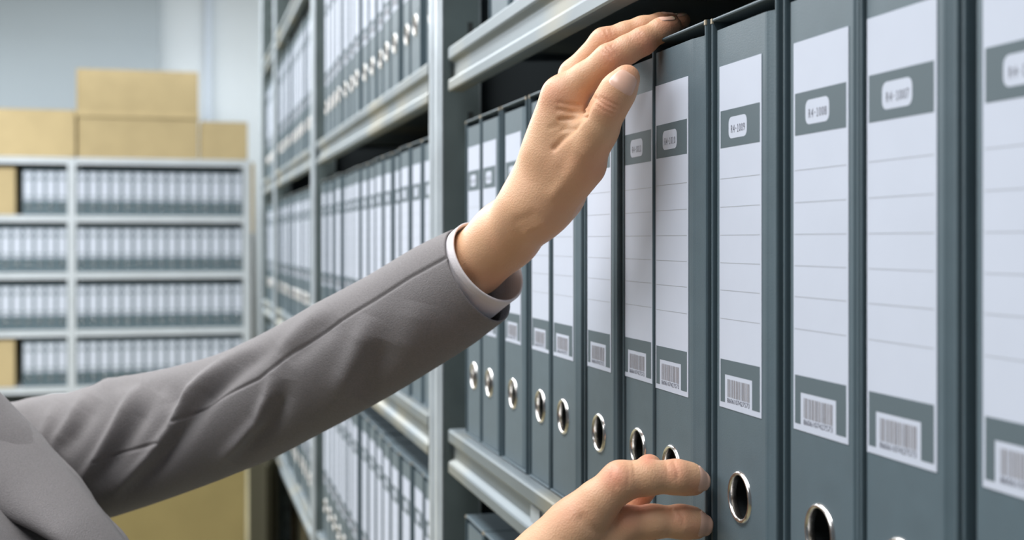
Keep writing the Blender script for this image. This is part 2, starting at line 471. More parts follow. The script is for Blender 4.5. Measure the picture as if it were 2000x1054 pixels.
# further bays: a binder with its parts, copied
proto = empty('ring_binder', (0, 0, 0), PI)
link('case', case_mesh(.0775), proto); link('spine', spine_mesh(.0775, 0, seg=20), proto)
l = link('label', lab_m, proto)
badge_mesh().build('number_badge', l); link('barcode', barcode_mesh(False).mesh('barcode'), l); link('finger_ring', ring_mesh(20, m=M_RINGF), proto)
first = True
ROWN = {2: 'upper', 3: 'middle', 4: 'lower'}
for bay, nm in ((1, 'second'), (2, 'third'), (3, 'end')):
    for lv in (2, 3, 4):
        y = POSTS[bay] + .055; k = 0
        while y + .085 < POSTS[bay + 1] - .04:
            o = proto if first else copy_tree(proto); first = False
            gap = R.choice((0, 0, 0, .004, .010)) if bay == 1 else R.choice((0, .003))
            o.location = (SPINE + R.uniform(-.003, .003), y + .0393, LV[lv] + .0004); o.rotation_euler = (0, 0, PI + R.uniform(-.003, .003))
            tag(o, 'grey binder, %s along the %s shelf of the %s bay counted from its near post' % (ORD[k], ROWN[lv], nm), 'binder',
                'grey binders on the %s shelf of the %s bay' % (ROWN[lv], nm))
            y += .0795 + gap; k += 1

# ------------------------------------------------------------------ cartons
def carton(name, a, b, label, group, loc, rz=0, lid=False, M_CARD=M_CARD):
    """closed corrugated box: body walls, four top flaps with a seam, tape strip, hand hole"""
    sx, sy, sz = b[0] - a[0], b[1] - a[1], b[2] - a[2]
    c = empty(name, loc, rz); tag(c, label, 'box', group)
    q = MB(); q.box((-sx / 2, -sy / 2, 0), (sx / 2, sy / 2, sz - .004), M_CARD, .006)
    q.box((-sx / 2 + .01, -sy / 2 - .0015, .012), (-sx / 2 + .014, -sy / 2 + .001, sz - .012), M_CARDL)
    q.build('carton_body', c)
    for s in (-1, 1):
        f = MB(); f.box((-sx / 2 + .002, min(s * .0015, s * sy / 2), sz - .0038), (sx / 2 - .002, max(s * .0015, s * sy / 2), sz), M_CARD, .0012); f.build('flap', c)
    t = MB(); t.box((-sx / 2 - .0006, -.03, sz + .0002), (sx / 2 + .0006, .03, sz + .0008), M_CARDL); t.build('tape_strip', c)
    if lid:
        l_ = MB(); l_.box((-sx / 2 - .005, -sy / 2 - .005, 0), (sx / 2 + .005, -sy / 2 - .0005, .035), M_CARD, .002); l_.build('lid_rim', c)
    return c


# ------------------------------------------------------------------ far shelving unit
DB = 9.4; PB = F / DB
YB = P(245, 400, DB)[1]
def bx(px): return P(px, 400, DB)[0] + (YB - P(px, 400, DB)[1]) * 0 
def bz(py): return EYE + (HZ - py) / PB
unit = empty('shelving_unit', (bx(140), YB + .2, 0))
tag(unit, 'far freestanding metal shelving unit with cartons on top, facing the aisle', 'shelving')
inv = Matrix.Translation((-bx(140), -YB - .2, 0))
XP = [bx(-190), bx(142), bx(486)]
LB = [bz(v) for v in (309, 421, 531, 642, 751, 862, 970)]
pm2 = post_mesh(LB[0] - .0005, .04, .055, M_PALE).mesh('upright_post')
for x in XP:
    for yy, rz in ((YB, -PI / 2), (YB + .42, PI / 2)):
        o = link('upright_post', pm2, unit); o.matrix_parent_inverse = inv; o.location = (x, yy, 0); o.rotation_euler = (0, 0, rz)
for i in range(2):
    sm = shelf_mesh(XP[i] + .028, XP[i + 1] - .028, .42, M_PALE).mesh('shelf')
    bpm = MBbox((XP[i] + .03, YB + .415, 0), (XP[i + 1] - .03, YB + .418, .40), M_DARKST).mesh('added_dark_back_sheet')
    for k, z in enumerate(LB):
        o = link('shelf', sm, unit); o.matrix_parent_inverse = inv; o.location = (0, YB, z); o.rotation_euler = (0, 0, -PI / 2)
        if k > 0:
            o = link('added_dark_back_sheet', bpm, unit); o.matrix_parent_inverse = inv; o.location = (0, 0, z + .001)
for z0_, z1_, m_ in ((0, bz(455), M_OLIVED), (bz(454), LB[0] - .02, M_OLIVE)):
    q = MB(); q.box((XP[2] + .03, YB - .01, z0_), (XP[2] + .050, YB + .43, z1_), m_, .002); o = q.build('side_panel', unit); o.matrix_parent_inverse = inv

# far binders: one mesh each (too small to show parts)
q = MB(); w_ = .0765
q.box((-.285, -w_ / 2, 0), (0, w_ / 2, BH), M_CLOTH, .003)
q.box((-.001, -.0300, LZ - .006), (.0006, .0300, LZ + LH + .012), M_PAPER)
q.quad(.0008, ly(.03), ly(.965), lz(.241), lz(.132), M_BAND); q.quad(.001, ly(.25), ly(.67), lz(.217), lz(.155), M_PAPER)
q.quad(.0008, ly(.03), ly(.965), lz(.985), lz(.859), M_BAND); q.quad(.001, ly(.14), ly(.79), lz(.99), lz(.90), M_PAPER)
sg = 14; vs = []
for k in range(sg):
    c_, s_ = math.cos(2 * PI * k / sg), math.sin(2 * PI * k / sg)
    vs += [(.0006, c_ * .012, HOLE_Z + s_ * .012), (.002, c_ * .0135, HOLE_Z + s_ * .0135), (.0004, c_ * .015, HOLE_Z + s_ * .015)]
q.add(vs, [f for k in range(sg) for f in ((3 * k, 3 * k + 1, (3 * k + 4) % (3 * sg), (3 * k + 3) % (3 * sg)), (3 * k + 1, 3 * k + 2, (3 * k + 5) % (3 * sg), (3 * k + 4) % (3 * sg)))], M_RING)
q.add([(.0006, math.cos(2 * PI * k / sg) * .012, HOLE_Z + math.sin(2 * PI * k / sg) * .012) for k in range(sg)], [tuple(range(sg))], M_INNER)
far_m = q.mesh('ring_binder')
for row in range(4):
    z = LB[row + 1] + .0006
    for bay in (0, 1):
        a, b = XP[bay] + .03, XP[bay + 1] - .03
        n = 15; pt = (b - a) / n; xs = [a + pt * (k + .5) for k in range(n)]
        if bay == 0: xs = [x for x in xs if x > (bx(34) + .04 if row in (0, 3) else bx(-25))]
        for k, x in enumerate(xs):
            o = link('ring_binder', far_m); o.location = (x, YB + .012 + R.uniform(0, .006), z); o.rotation_euler = (0, 0, -PI / 2)
            if bay == 1:
                tag(o, 'small far binder, %s from the unit\'s middle post, %s row below the cartons' % (ORD[k], ORD[row]), 'binder', 'binders on the far unit, aisle bay')
            else:
                tag(o, 'small far binder, %s before the unit\'s middle post in outer bay, %s row down' % (ORD[len(xs) - 1 - k], ORD[row]), 'binder', 'binders on the far unit, outer bay')


def box_px(x0, x1, y0, y1, dep, label, group, zb=None, lid=False, dy=0.0):
    xa, xb = bx(x0), bx(x1); z0 = zb if zb is not None else bz(y1); z1 = bz(y0)
    return carton('cardboard_box', (0, 0, 0), (xb - xa, dep, z1 - z0), label, group, ((xa + xb) / 2, YB + .01 + dy + dep / 2, z0), 0, lid)


GT = 'cardboard cartons on top of the far unit'
T0 = LB[0] + .001
box_px(-110, 149, 217, 0, .38, 'long kraft carton on the far unit, at its outer end', GT, T0)
c1 = box_px(153, 388, 229, 0, .38, 'lower kraft carton of the stack of two on the far unit', GT, T0)
zc1 = bz(229) + .0012
box_px(151, 388, 136, 0, .38, 'upper kraft carton of the stack of two on the far unit', GT, zc1, True)
box_px(391, 487, 233, 0, .38, 'short kraft carton at the aisle end of the far unit', GT, T0)
box_px(-60, 36, 330, 0, .36, 'kraft carton standing beside far binders in the top row', 'cartons among the far binders', LB[1] + .001)
box_px(-60, 35, 660, 0, .36, 'kraft carton standing beside far binders in the fourth row', 'cartons among the far binders', LB[4] + .001)
# large carton on the floor of the aisle
D2 = 5.5
M_KRAFT = mat('dark_kraft', (.28, .225, .10), .8, spec=.2, noise=(5, .06))
a, b = P(110, 470, D2), P(485, 470, D2); zt = P(300, 868, D2)[2]
carton('cardboard_box', (0, 0, 0), (b[0] - a[0], .5, zt), 'large kraft carton standing on the aisle floor below the sleeve', None, ((a[0] + b[0]) / 2, a[1] + .25, .0005), 0, False, M_KRAFT)
# cartons in the bottom compartments of the further bays, shade put into their colour
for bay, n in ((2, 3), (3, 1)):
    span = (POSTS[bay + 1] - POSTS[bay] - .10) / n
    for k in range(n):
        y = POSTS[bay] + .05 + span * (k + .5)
        carton('cardboard_box', (0, 0, 0), (span - .02, .30, .30), 'shade-coloured carton in the lowest %s bay compartment, %s from its near post' % ('third' if bay == 2 else 'end', ORD[k]), 'cartons low in the long rack',
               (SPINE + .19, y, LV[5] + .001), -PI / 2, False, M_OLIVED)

fc = empty('shade_sheet_bundle', (.245, 4.22, 0)); tag(fc, 'dark olive sheets added for the shade at the foot of the long rack', 'cardboard')  # dark sheets added in place of the shade low on the rack
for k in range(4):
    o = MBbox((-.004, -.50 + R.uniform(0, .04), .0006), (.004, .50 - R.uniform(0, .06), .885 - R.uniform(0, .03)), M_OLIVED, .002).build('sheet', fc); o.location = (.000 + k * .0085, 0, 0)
# ------------------------------------------------------------------ the person
class Field:
    def __init__(s, lo, hi, h):
        s.lo = np.array(lo, float); s.h = h; s.n = np.ceil((np.array(hi) - s.lo) / h).astype(int) + 1
        s.F = np.full(s.n, .05, np.float32)
        s.ax = [s.lo[i] + h * np.arange(s.n[i]) for i in range(3)]
    def box(s, pts, m):
        p = np.array(pts); a = np.maximum(((p.min(0) - m - s.lo) / s.h).astype(int), 0); b = np.minimum(((p.max(0) + m - s.lo) / s.h).astype(int) + 2, s.n)
        sl = tuple(slice(int(a[i]), int(max(b[i], a[i]))) for i in range(3))
        X, Y, Z = np.meshgrid(*[s.ax[i][sl[i]].astype(np.float32) for i in range(3)], indexing='ij')
        return sl, X, Y, Z


def cone_d(X, Y, Z, a, b, ra, rb, sq=None):
    ab = b - a; L2 = max(float(ab @ ab), 1e-12)
    t = np.clip(((X - a[0]) * ab[0] + (Y - a[1]) * ab[1] + (Z - a[2]) * ab[2]) / L2, 0, 1)
    dx, dy, dz = X - a[0] - t * ab[0], Y - a[1] - t * ab[1], Z - a[2] - t * ab[2]
    if sq is not None: dy = dy / sq
    return np.sqrt(dx * dx + dy * dy + dz * dz) - (ra + t * (rb - ra))


def smin(a, b, k):
    h = np.clip(.5 + .5 * (b - a) / k, 0, 1)
    return b + (a - b) * h - k * h * (1 - h)


def add_cones(fd, cones, k, sq=None):
    """cones: (a, b, ra, rb); smooth union into the field"""
    for a, b, ra, rb in cones:
        a, b = np.array(a, float), np.array(b, float)
        sl, X, Y, Z = fd.box([a, b], max(ra, rb) * (sq or 1) + .03)
        d = cone_d(X, Y, Z, a, b, ra, rb, sq)
        fd.F[sl] = smin(fd.F[sl], d, k) if k > 0 else np.minimum(fd.F[sl], d)


def surface_net(fd):
    Fv = fd.F; n = fd.n
    ins = Fv < 0
    cs = [n[i] - 1 for i in range(3)]
    cnt = np.zeros(cs, np.int16); acc = np.zeros(cs + [3], np.float32)
    def sl(o): return tuple(slice(o[i], o[i] + cs[i]) for i in range(3))
    corners = [(i, j, k) for i in (0, 1) for j in (0, 1) for k in (0, 1)]
    for c in corners:
        for axn in range(3):
            if c[axn] == 0:
                d = list(c); d[axn] = 1; d = tuple(d)
                A, B = Fv[sl(c)], Fv[sl(d)]; x = (ins[sl(c)] != ins[sl(d)])
                t = np.where(x, A / np.where(x, A - B, 1), 0)
                cnt += x
                for m in range(3):
                    acc[..., m] += np.where(x, c[m] + (t if m == axn else 0), 0)
    act = cnt > 0
    idx = np.full(cs, -1, np.int64); idx[act] = np.arange(act.sum())
    ijk = np.argwhere(act)
    V = fd.lo + fd.h * (ijk + acc[act] / cnt[act][:, None])
    quads = []
    for axn in range(3):
        u, v = [(1, 2), (2, 0), (0, 1)][axn]
        s0 = [slice(None)] * 3; s1 = [slice(None)] * 3; s0[axn] = slice(0, n[axn] - 1); s1[axn] = slice(1, n[axn])
        x = ins[tuple(s0)] != ins[tuple(s1)]
        e = np.argwhere(x); e = e[(e[:, u] > 0) & (e[:, v] > 0) & (e[:, u] < cs[u]) & (e[:, v] < cs[v])]
        def g(du, dv):
            q_ = e.copy(); q_[:, u] -= du; q_[:, v] -= dv; return idx[q_[:, 0], q_[:, 1], q_[:, 2]]
        Q = np.stack([g(1, 1), g(0, 1), g(0, 0), g(1, 0)], 1)
        inside0 = ins[e[:, 0], e[:, 1], e[:, 2]]
        Q[~inside0] = Q[~inside0][:, ::-1]
        quads.append(Q)
    return V, np.concatenate(quads)


def np_mesh(name, V, Q, m, attr=None):
    me = bpy.data.meshes.new(name)
    me.vertices.add(len(V)); me.vertices.foreach_set('co', V.astype(np.float32).ravel())
    me.loops.add(Q.size); me.loops.foreach_set('vertex_index', Q.astype(np.int32).ravel())
    me.polygons.add(len(Q)); me.polygons.foreach_set('loop_start', np.arange(0, Q.size, Q.shape[1], dtype=np.int32))
    me.update(calc_edges=True); me.validate()
    me.polygons.foreach_set('use_smooth', [True] * len(me.polygons))
    for k in (m if isinstance(m, (list, tuple)) else [m]): me.materials.append(k)
    if attr is not None:
        a = me.attributes.new('flush', 'FLOAT', 'POINT'); a.data.foreach_set('value', attr.astype(np.float32))
    me.update(); return me


def vnormals(V, Q):
    n = np.cross(V[Q[:, 2]] - V[Q[:, 0]], V[Q[:, 3]] - V[Q[:, 1]]); N = np.zeros_like(V)
    for k in range(4): np.add.at(N, Q[:, k], n)
    return N / (np.linalg.norm(N, axis=1, keepdims=True) + 1e-12)


def poly_dist(px, py, pts):
    d = np.full(len(px), 1e9)
    for (x0, y0), (x1, y1) in zip(pts[:-1], pts[1:]):
        L2 = (x1 - x0) ** 2 + (y1 - y0) ** 2
        t = np.clip(((px - x0) * (x1 - x0) + (py - y0) * (y1 - y0)) / L2, 0, 1)
        d = np.minimum(d, np.hypot(px - x0 - t * (x1 - x0), py - y0 - t * (y1 - y0)))
    return d


def fold_weight(px, py, pts, wd):
    """soft ridge along a polyline, dying out towards both ends"""
    L = [math.hypot(b[0] - a[0], b[1] - a[1]) for a, b in zip(pts[:-1], pts[1:])]; tot = sum(L); run = 0
    d = np.full(len(px), 1e9); u = np.zeros(len(px))
    for (x0, y0), (x1, y1), l in zip(pts[:-1], pts[1:], L):
        t = np.clip(((px - x0) * (x1 - x0) + (py - y0) * (y1 - y0)) / (l * l), 0, 1)
        q_ = np.hypot(px - x0 - t * (x1 - x0), py - y0 - t * (y1 - y0)); m = q_ < d
        u = np.where(m, (run + t * l) / tot, u); d = np.minimum(d, q_); run += l
    return np.exp(-(d / wd) ** 2) * np.clip(np.minimum(u, 1 - u) / .3 + .12, 0, 1) ** .8


def finger_field(fd, fingers, k=.004):
    """each finger smooth in itself, fingers kept apart from one another"""
    G = np.full(fd.n, .05, np.float32)
    for chain in fingers:
        pts = [np.array(P(*c[:3])) for c in chain]; rs = [c[3] for c in chain]
        sl, X, Y, Z = fd.box(pts, .03)
        D = None
        for a, b, ra, rb in zip(pts[:-1], pts[1:], rs[:-1], rs[1:]):
            d = cone_d(X, Y, Z, a, b, ra, rb); D = d if D is None else smin(D, d, k)
        G[sl] = np.minimum(G[sl], D)
    return G


def build_hand(lo, hi, palm, fingers, thumb, h=.001, kp=.012, kj=.006, kt=.008):
    fd = Field(lo, hi, h)
    add_cones(fd, [(P(*a[:3]), P(*b[:3]), a[3], b[3]) for a, b in palm], kp)
    G = finger_field(fd, fingers)
    Tm = finger_field(fd, [thumb], .006)
    # the thumb blends into the palm by its root but stays apart from the fingers
    fd.F = np.minimum(smin(fd.F, G, kj), smin(fd.F, Tm, kt))
    return surface_net(fd)


# ---- upper hand: a left hand laid over the top of binder R4-1010
LP = [((985, 455, .872, .0188), (1040, 405, .838, .0190)), ((992, 462, .860, .0178), (1046, 402, .824, .0185)),
      ((930, 510, .898, .0212), (985, 455, .872, .0188)), ((925, 518, .887, .0205), (992, 462, .860, .0178)),
      ((1040, 405, .838, .0190), (1095, 190, .803, .0112)), ((1046, 400, .826, .0175), (1110, 190, .806, .0120)),
      ((1060, 385, .840, .0170), (1120, 150, .826, .0095)), ((1065, 385, .848, .0165), (1132, 160, .846, .0095)),
      ((1070, 390, .858, .0150), (1136, 180, .866, .0090)),
      ((1075, 385, .822, .0170), (1138, 322, .803, .0150)), ((1100, 370, .838, .0150), (1140, 250, .845, .0120)),
      ((1085, 300, .812, .0150), (1112, 235, .806, .0135))]
LF = [[(1097, 188, .802, .0108), (1140, 155, .800, .0096), (1190, 116, .797, .0094), (1225, 97, .797, .0085), (1255, 81, .797, .0083), (1290, 59, .800, .0070), (1314, 49, .803, .0055)],
      [(1124, 142, .826, .0090), (1180, 83, .821, .0090), (1222, 68, .821, .0079), (1255, 57, .822, .0078), (1290, 47, .824, .0068), (1310, 41, .826, .0052)],
      [(1134, 152, .846, .0088), (1192, 92, .843, .0084), (1262, 62, .845, .0074), (1334, 40, .846, .0050)],
      [(1138, 172, .866, .0082), (1190, 122, .866, .0074), (1232, 97, .868, .0064), (1272, 76, .868, .0048)]]
LT = [(1100, 352, .815, .0150), (1150, 278, .792, .0130), (1168, 250, .785, .0121), (1190, 207, .776, .0103), (1208, 176, .773, .0100), (1224, 152, .773, .0080)]
lo = np.min([P(880, 560, .80), P(1360, 10, .74), P(880, 560, .92), P(1360, 10, .9), P(900, 300, .75)], 0) - .005
hi = np.max([P(880, 560, .80), P(1360, 10, .80), P(880, 560, .92), P(1360, 10, .9), P(1360, 300, .8)], 0) + .005
VL, QL = build_hand(lo, hi, LP, LF, LT, kt=.007)

# ---- lower hand: a right hand gripping the binder's lower edge
RP = [((985, 1165, .712, .0215), (1118, 1040, .714, .0140)), ((1000, 1175, .725, .0200), (1150, 1090, .722, .0130)), ((1010, 1195, .735, .0190), (1150, 1140, .732, .0120)),
      ((1015, 1220, .740, .0180), (1135, 1195, .742, .0110)), ((930, 1235, .705, .0240), (985, 1165, .712, .0215)), ((945, 1245, .722, .0230), (1000, 1175, .725, .0200)),
      ((860, 1330, .695, .0260), (930, 1235, .705, .0240)), ((1060, 1130, .745, .0170), (1150, 1085, .750, .0140)), ((1075, 1080, .716, .0150), (1135, 1015, .713, .0130))]
RF = [[(1120, 1030, .714, .0145), (1165, 982, .712, .0118), (1212, 939, .712, .0108), (1262, 932, .713, .0095), (1322, 931, .716, .0092), (1346, 935, .719, .0085), (1356, 939, .721, .0074)],
      [(1152, 1085, .720, .0130), (1190, 1048, .719, .0112), (1222, 1023, .719, .0100), (1275, 1018, .720, .0090), (1330, 1018, .722, .0089), (1352, 1021, .724, .0083), (1360, 1024, .725, .0072)],
      [(1152, 1140, .732, .0120), (1215, 1105, .732, .0096), (1310, 1105, .733, .0086), (1352, 1114, .736, .0062)],
      [(1135, 1195, .742, .0110), (1195, 1180, .742, .0086), (1270, 1180, .742, .0076), (1310, 1186, .744, .0055)]]
RT = [(1120, 1110, .748, .0150), (1170, 1055, .755, .0122), (1222, 992, .759, .0104), (1252, 940, .760, .0100), (1268, 912, .760, .0078)]
lo = np.min([P(840, 1360, .67), P(1400, 860, .67), P(840, 1360, .78), P(1400, 860, .78)], 0) - .01
hi = np.max([P(840, 1360, .67), P(1400, 860, .67), P(840, 1360, .78), P(1400, 860, .78)], 0) + .01
VR, QR = build_hand(lo, hi, RP, RF, RT)


def carve(V, Q, lines, dmax):
    """creases: short lines pressed into the skin; each (polyline px, half width px, depth m)"""
    N = vnormals(V, Q); px, py, d = pix(V)
    toward = -(N[:, 0] * ST + N[:, 1] * CT) > -.1
    disp = np.zeros(len(V))
    for pts, wd, dep in lines:
        disp -= dep * np.exp(-(poly_dist(px, py, pts) / wd) ** 2)
    disp *= toward & (d < dmax)
    return V + N * disp[:, None]


VL = carve(VL, QL, [
    ([(1160, 192), (1148, 210), (1141, 226)], 6, .0014),                     # web between thumb and index
    ([(1141, 226), (1120, 252), (1098, 272), (1082, 290)], 5, .0016),
    ([(1144, 216), (1118, 219), (1090, 214)], 4, .0009), ([(1142, 224), (1118, 232), (1092, 234)], 4, .0011), ([(1134, 206), (1112, 204), (1092, 200)], 4, .0006),
    ([(1118, 250), (1098, 254)], 4, .0006), ([(1092, 243), (1075, 250)], 6, .0004),
    ([(1168, 196), (1188, 209), (1200, 214)], 3, .0006), ([(1172, 190), (1194, 201), (1205, 206)], 3, .0005), ([(1164, 205), (1182, 217), (1196, 222)], 3, .0004),
    ([(1178, 100), (1190, 112)], 3, .0004), ([(1186, 94), (1199, 108)], 3, .0005), ([(1194, 90), (1206, 104)], 3, .0004),
    ([(1243, 68), (1250, 80)], 2.5, .0003), ([(1250, 65), (1257, 77)], 2.5, .0003),
    ([(1172, 66), (1180, 78)], 3, .0004), ([(1182, 60), (1188, 74)], 3, .0004), ([(1192, 58), (1196, 70)], 3, .0003),
    ([(1030, 452), (1060, 437)], 9, -.0011), ([(1010, 432), (1038, 420)], 10, .0006), ([(1084, 376), (1092, 366)], 13, -.0008), ([(1150, 290), (1110, 345), (1080, 385)], 12, -.0006), ([(1128, 255), (1095, 330)], 12, .0006),
], 1.0)
VR = carve(VR, QR, [
    ([(1198, 912), (1194, 932), (1204, 950)], 4, .0004), ([(1226, 905), (1228, 930), (1226, 950)], 3, .0003), ([(1236, 902), (1240, 930)], 3, .0003),
    ([(1300, 902), (1306, 930)], 3, .0003), ([(1316, 900), (1324, 922), (1322, 935)], 3, .0004), ([(1325, 994), (1334, 1010), (1334, 1024)], 3, .0004), ([(1310, 994), (1318, 1012)], 3, .0003),
    ([(1137, 1012), (1152, 1030), (1170, 1040)], 11, .0009),
], .9)


def flush_of(V, spots):
    px, py, d = pix(V); f = np.zeros(len(V))
    for x, y, r_, s_ in spots: f = np.maximum(f, s_ * np.exp(-(np.hypot(px - x, py - y) / r_) ** 2))
    return f


fL = flush_of(VL, [(1190, 105, 24, .55), (1250, 75, 22, .5), (1185, 207, 26, .6), (1225, 150, 30, .45), (1080, 180, 34, .45), (1185, 68, 22, .5), (1310, 45, 30, .6), (1270, 90, 26, .7), (1165, 330, 40, .3)])
fR = flush_of(VR, [(1200, 930, 30, .7), (1318, 915, 24, .55), (1226, 1010, 28, .5), (1330, 1008, 24, .5), (1252, 980, 26, .8), (1265, 895, 16, .9), (1360, 1035, 22, .5), (1360, 955, 22, .5), (1110, 1000, 40, .3)])

# ---- the rest of the figure at a coarser grain, joined into the same body mesh inside the sleeves
SHL, SHR = P(-170, 838, 1.09), np.array([-.24, .80, 1.33])
ELL, ELR = P(330, 850, 1.0), np.array([-.12, .70, 1.09])
HEADC = np.array([-.285, .98, 1.575])
core = Field((-.75, .5, -.02), (.2, 1.45, 1.75), .008)
TC = lambda x, z: np.array([x, .99, z])
add_cones(core, [(TC(-.50, .95), TC(-.30, 1.15), .085, .075), (TC(-.30, 1.15), TC(-.26, 1.32), .075, .06)], .03, 1.4)
add_cones(core, [(TC(-.265, 1.30), TC(-.285, 1.49), .052, .046), (P(-170, 935, 1.095), P(150, 895, 1.055), .034, .030), (P(150, 895, 1.055), P(370, 830, 1.02), .030, .030), (P(370, 830, 1.01), P(577, 743, .965), .030, .026), (P(577, 743, .965), P(858, 582, .905), .026, .022), (P(858, 582, .905), P(930, 514, .885), .022, .021), (SHR, ELR, .042, .036), (ELR, P(860, 1330, .70), .034, .025),
                 (TC(-.27, 1.33), SHL, .045, .04), (TC(-.27, 1.33), SHR, .045, .04)], .02)
for s in (-1, 1):
    add_cones(core, [((-.50, .99 + s * .085, .93), (-.46, .99 + s * .09, .50), .07, .05), ((-.46, .99 + s * .09, .50), (-.50, .99 + s * .09, .10), .047, .036)], .02)
Vc, Qc = surface_net(core)
hd = Field(HEADC - .16, HEADC + .16, .004)
hx = lambda x, y, z: HEADC + np.array([x, y, z])
add_cones(hd, [(hx(-.02, 0, .035), hx(.005, 0, .03), .085, .082), (hx(.03, 0, -.01), hx(.045, 0, -.075), .062, .034)], .02)
add_cones(hd, [(hx(-.0, 0, -.05), hx(-.005, 0, -.15), .048, .046)], .02)
add_cones(hd, [(hx(.085, 0, .012), hx(.101, 0, -.022), .007, .010), (hx(.097, -.010, -.026), hx(.097, .010, -.026), .0075, .0075)], .008)
add_cones(hd, [(hx(.079, -.016, -.055), hx(.079, .016, -.055), .006, .006), (hx(.077, -.013, -.064), hx(.077, .013, -.064), .0065, .0065), (hx(.078, -.04, .032), hx(.086, -.012, .028), .009, .009), (hx(.078, .04, .032), hx(.086, .012, .028), .009, .009)], .006)
for s in (-1, 1):
    sl, X, Y, Z = hd.box([hx(.082, s * .03, .01)], .02)
    hd.F[sl] = np.maximum(hd.F[sl], -(np.sqrt((X - hx(.088, 0, 0)[0]) ** 2 + ((Y - hx(0, s * .03, 0)[1]) / 1.5) ** 2 + (Z - hx(0, 0, .012)[2]) ** 2) - .010))
    add_cones(hd, [(hx(.068, s * .03, .012), hx(.069, s * .03, .012), .0115, .0115)], 0)
    add_cones(hd, [(hx(-.01, s * .078, .02), hx(-.005, s * .074, -.02), .012, .008)], .006)
Vh, Qh = surface_net(hd)
parts = [(VL, QL, fL), (VR, QR, fR), (Vc, Qc, np.zeros(len(Vc))), (Vh, Qh, np.zeros(len(Vh)))]
off = 0; AV, AQ, AF = [], [], []
for V, Q, f in parts:
    AV.append(V); AQ.append(Q + off); AF.append(f); off += len(V)
PB0 = np.array([-.46, .99, 0.0])
person = empty('person', tuple(PB0))
tag(person, 'person in a grey wool suit jacket and white shirt reaching both hands to a binder', 'person')
body = link('body', np_mesh('body', np.concatenate(AV) - PB0, np.concatenate(AQ), M_SKIN, np.concatenate(AF)), person)


from mathutils.bvhtree import BVHTree
BVH = BVHTree.FromPolygons([Vector(v) for v in np.concatenate([VL, VR])], [tuple(map(int, q_)) for q_ in np.concatenate([QL, QR + len(VL)])])


def nail(chain_a, chain_b, ra, rb, up, length, width, start=.35, tipf=.16):
    """curved finger nail lying on the back of the last joint"""
    a, b = np.array(chain_a), np.array(chain_b); d = (b - a) / np.linalg.norm(b - a); L = np.linalg.norm(b - a)
    n = np.array(up, float); n -= d * (n @ d); n /= np.linalg.norm(n); s = np.cross(d, n)
    nu, nv = 11, 12; top = []; last = {}
    for j in range(nv):
        v = j / (nv - 1); al = start * L + v * length
        wv = math.sin(min(1, (v + .10) / .34) * PI / 2) ** .8 * (1 if v < .68 else math.sqrt(max(.02, 1 - ((v - .68) / .345) ** 4)))
        t = min(1.0, al / L); r_ = ra + (rb - ra) * t
        ov = max(0, al - L); drop = r_ - math.sqrt(max(r_ * r_ * .25, r_ * r_ - ov * ov)) if ov < r_ else r_ * .5
        for i in range(nu):
            u = (i / (nu - 1) * 2 - 1) * wv; ph = u * (width / 2) / (r_ * .95)
            rd = math.cos(ph) * n + math.sin(ph) * s; c0 = a + d * al
            hit = BVH.ray_cast(Vector(c0 + rd * (r_ + .004)), Vector(-rd), r_ + .004)
            rr_ = (Vector(c0) - hit[0]).length if hit[0] is not None and al < L + rb * .7 else None
            if rr_ is None: rr_ = last[i] - .0003 if i in last else r_ - drop * .75
            last[i] = rr_
            top.append(c0 + (rr_ + .0004 * min(1, v * 3.5) - .0001) * rd)
    q = MB()
    for j in range(nv - 1):
        for i in range(nu - 1):
            k = j * nu + i
            q.add([top[k], top[k + 1], top[k + nu + 1], top[k + nu]], [(0, 1, 2, 3)], M_NAILTIP if j >= (nv - 1) * (1 - tipf) else M_NAIL)
    o = q.build('fingernail', body, True)
    me = o.data
    bm = bmesh.new(); bm.from_mesh(me); bmesh.ops.remove_doubles(bm, verts=bm.verts[:], dist=1e-6); bmesh.ops.recalc_face_normals(bm, faces=bm.faces[:])
    for v in bm.verts: v.co -= Vector(PB0)
    bm.to_mesh(me); bm.free()
    for p in me.polygons: p.use_smooth = True
    so = o.modifiers.new('thick', 'SOLIDIFY'); so.thickness = .0003; so.offset = -1
    return o


VIEW = np.array([-ST, -CT, 0.0]); UPV = np.array([0, 0, 1.0]); RTV = np.array([CT, -ST, 0])
nail(P(1194, 199, .775), P(1228, 147, .773), .0104, .0077, VIEW * 1.0 + RTV * .15 + UPV * .25, .0132, .0122, .36, .08)
nail(P(*LF[0][-2][:3]), P(*LF[0][-1][:3]), .0073, .0056, UPV * .75 - RTV * .35 + VIEW * .45, .0120, .0085, -.1, .25)
nail(P(*LF[1][-2][:3]), P(*LF[1][-1][:3]), .0068, .0053, UPV * .8 - RTV * .4 + VIEW * .2, .0125, .0085, .1, .3)
nail(P(*LF[2][-2][:3]), P(*LF[2][-1][:3]), .0070, .0051, UPV * .8 - RTV * .4 + VIEW * .2, .0130, .0085, .62, .3)
nail(P(*RF[0][-3][:3]), P(*RF[0][-1][:3]), .0093, .0064, UPV * .40 + VIEW * .9 + RTV * .1, .0108, .0112, .66, .08)
nail(P(*RF[1][-3][:3]), P(*RF[1][-1][:3]), .0090, .0062, UPV * .28 + VIEW * .95 + RTV * .1, .0108, .0112, .66, .08)

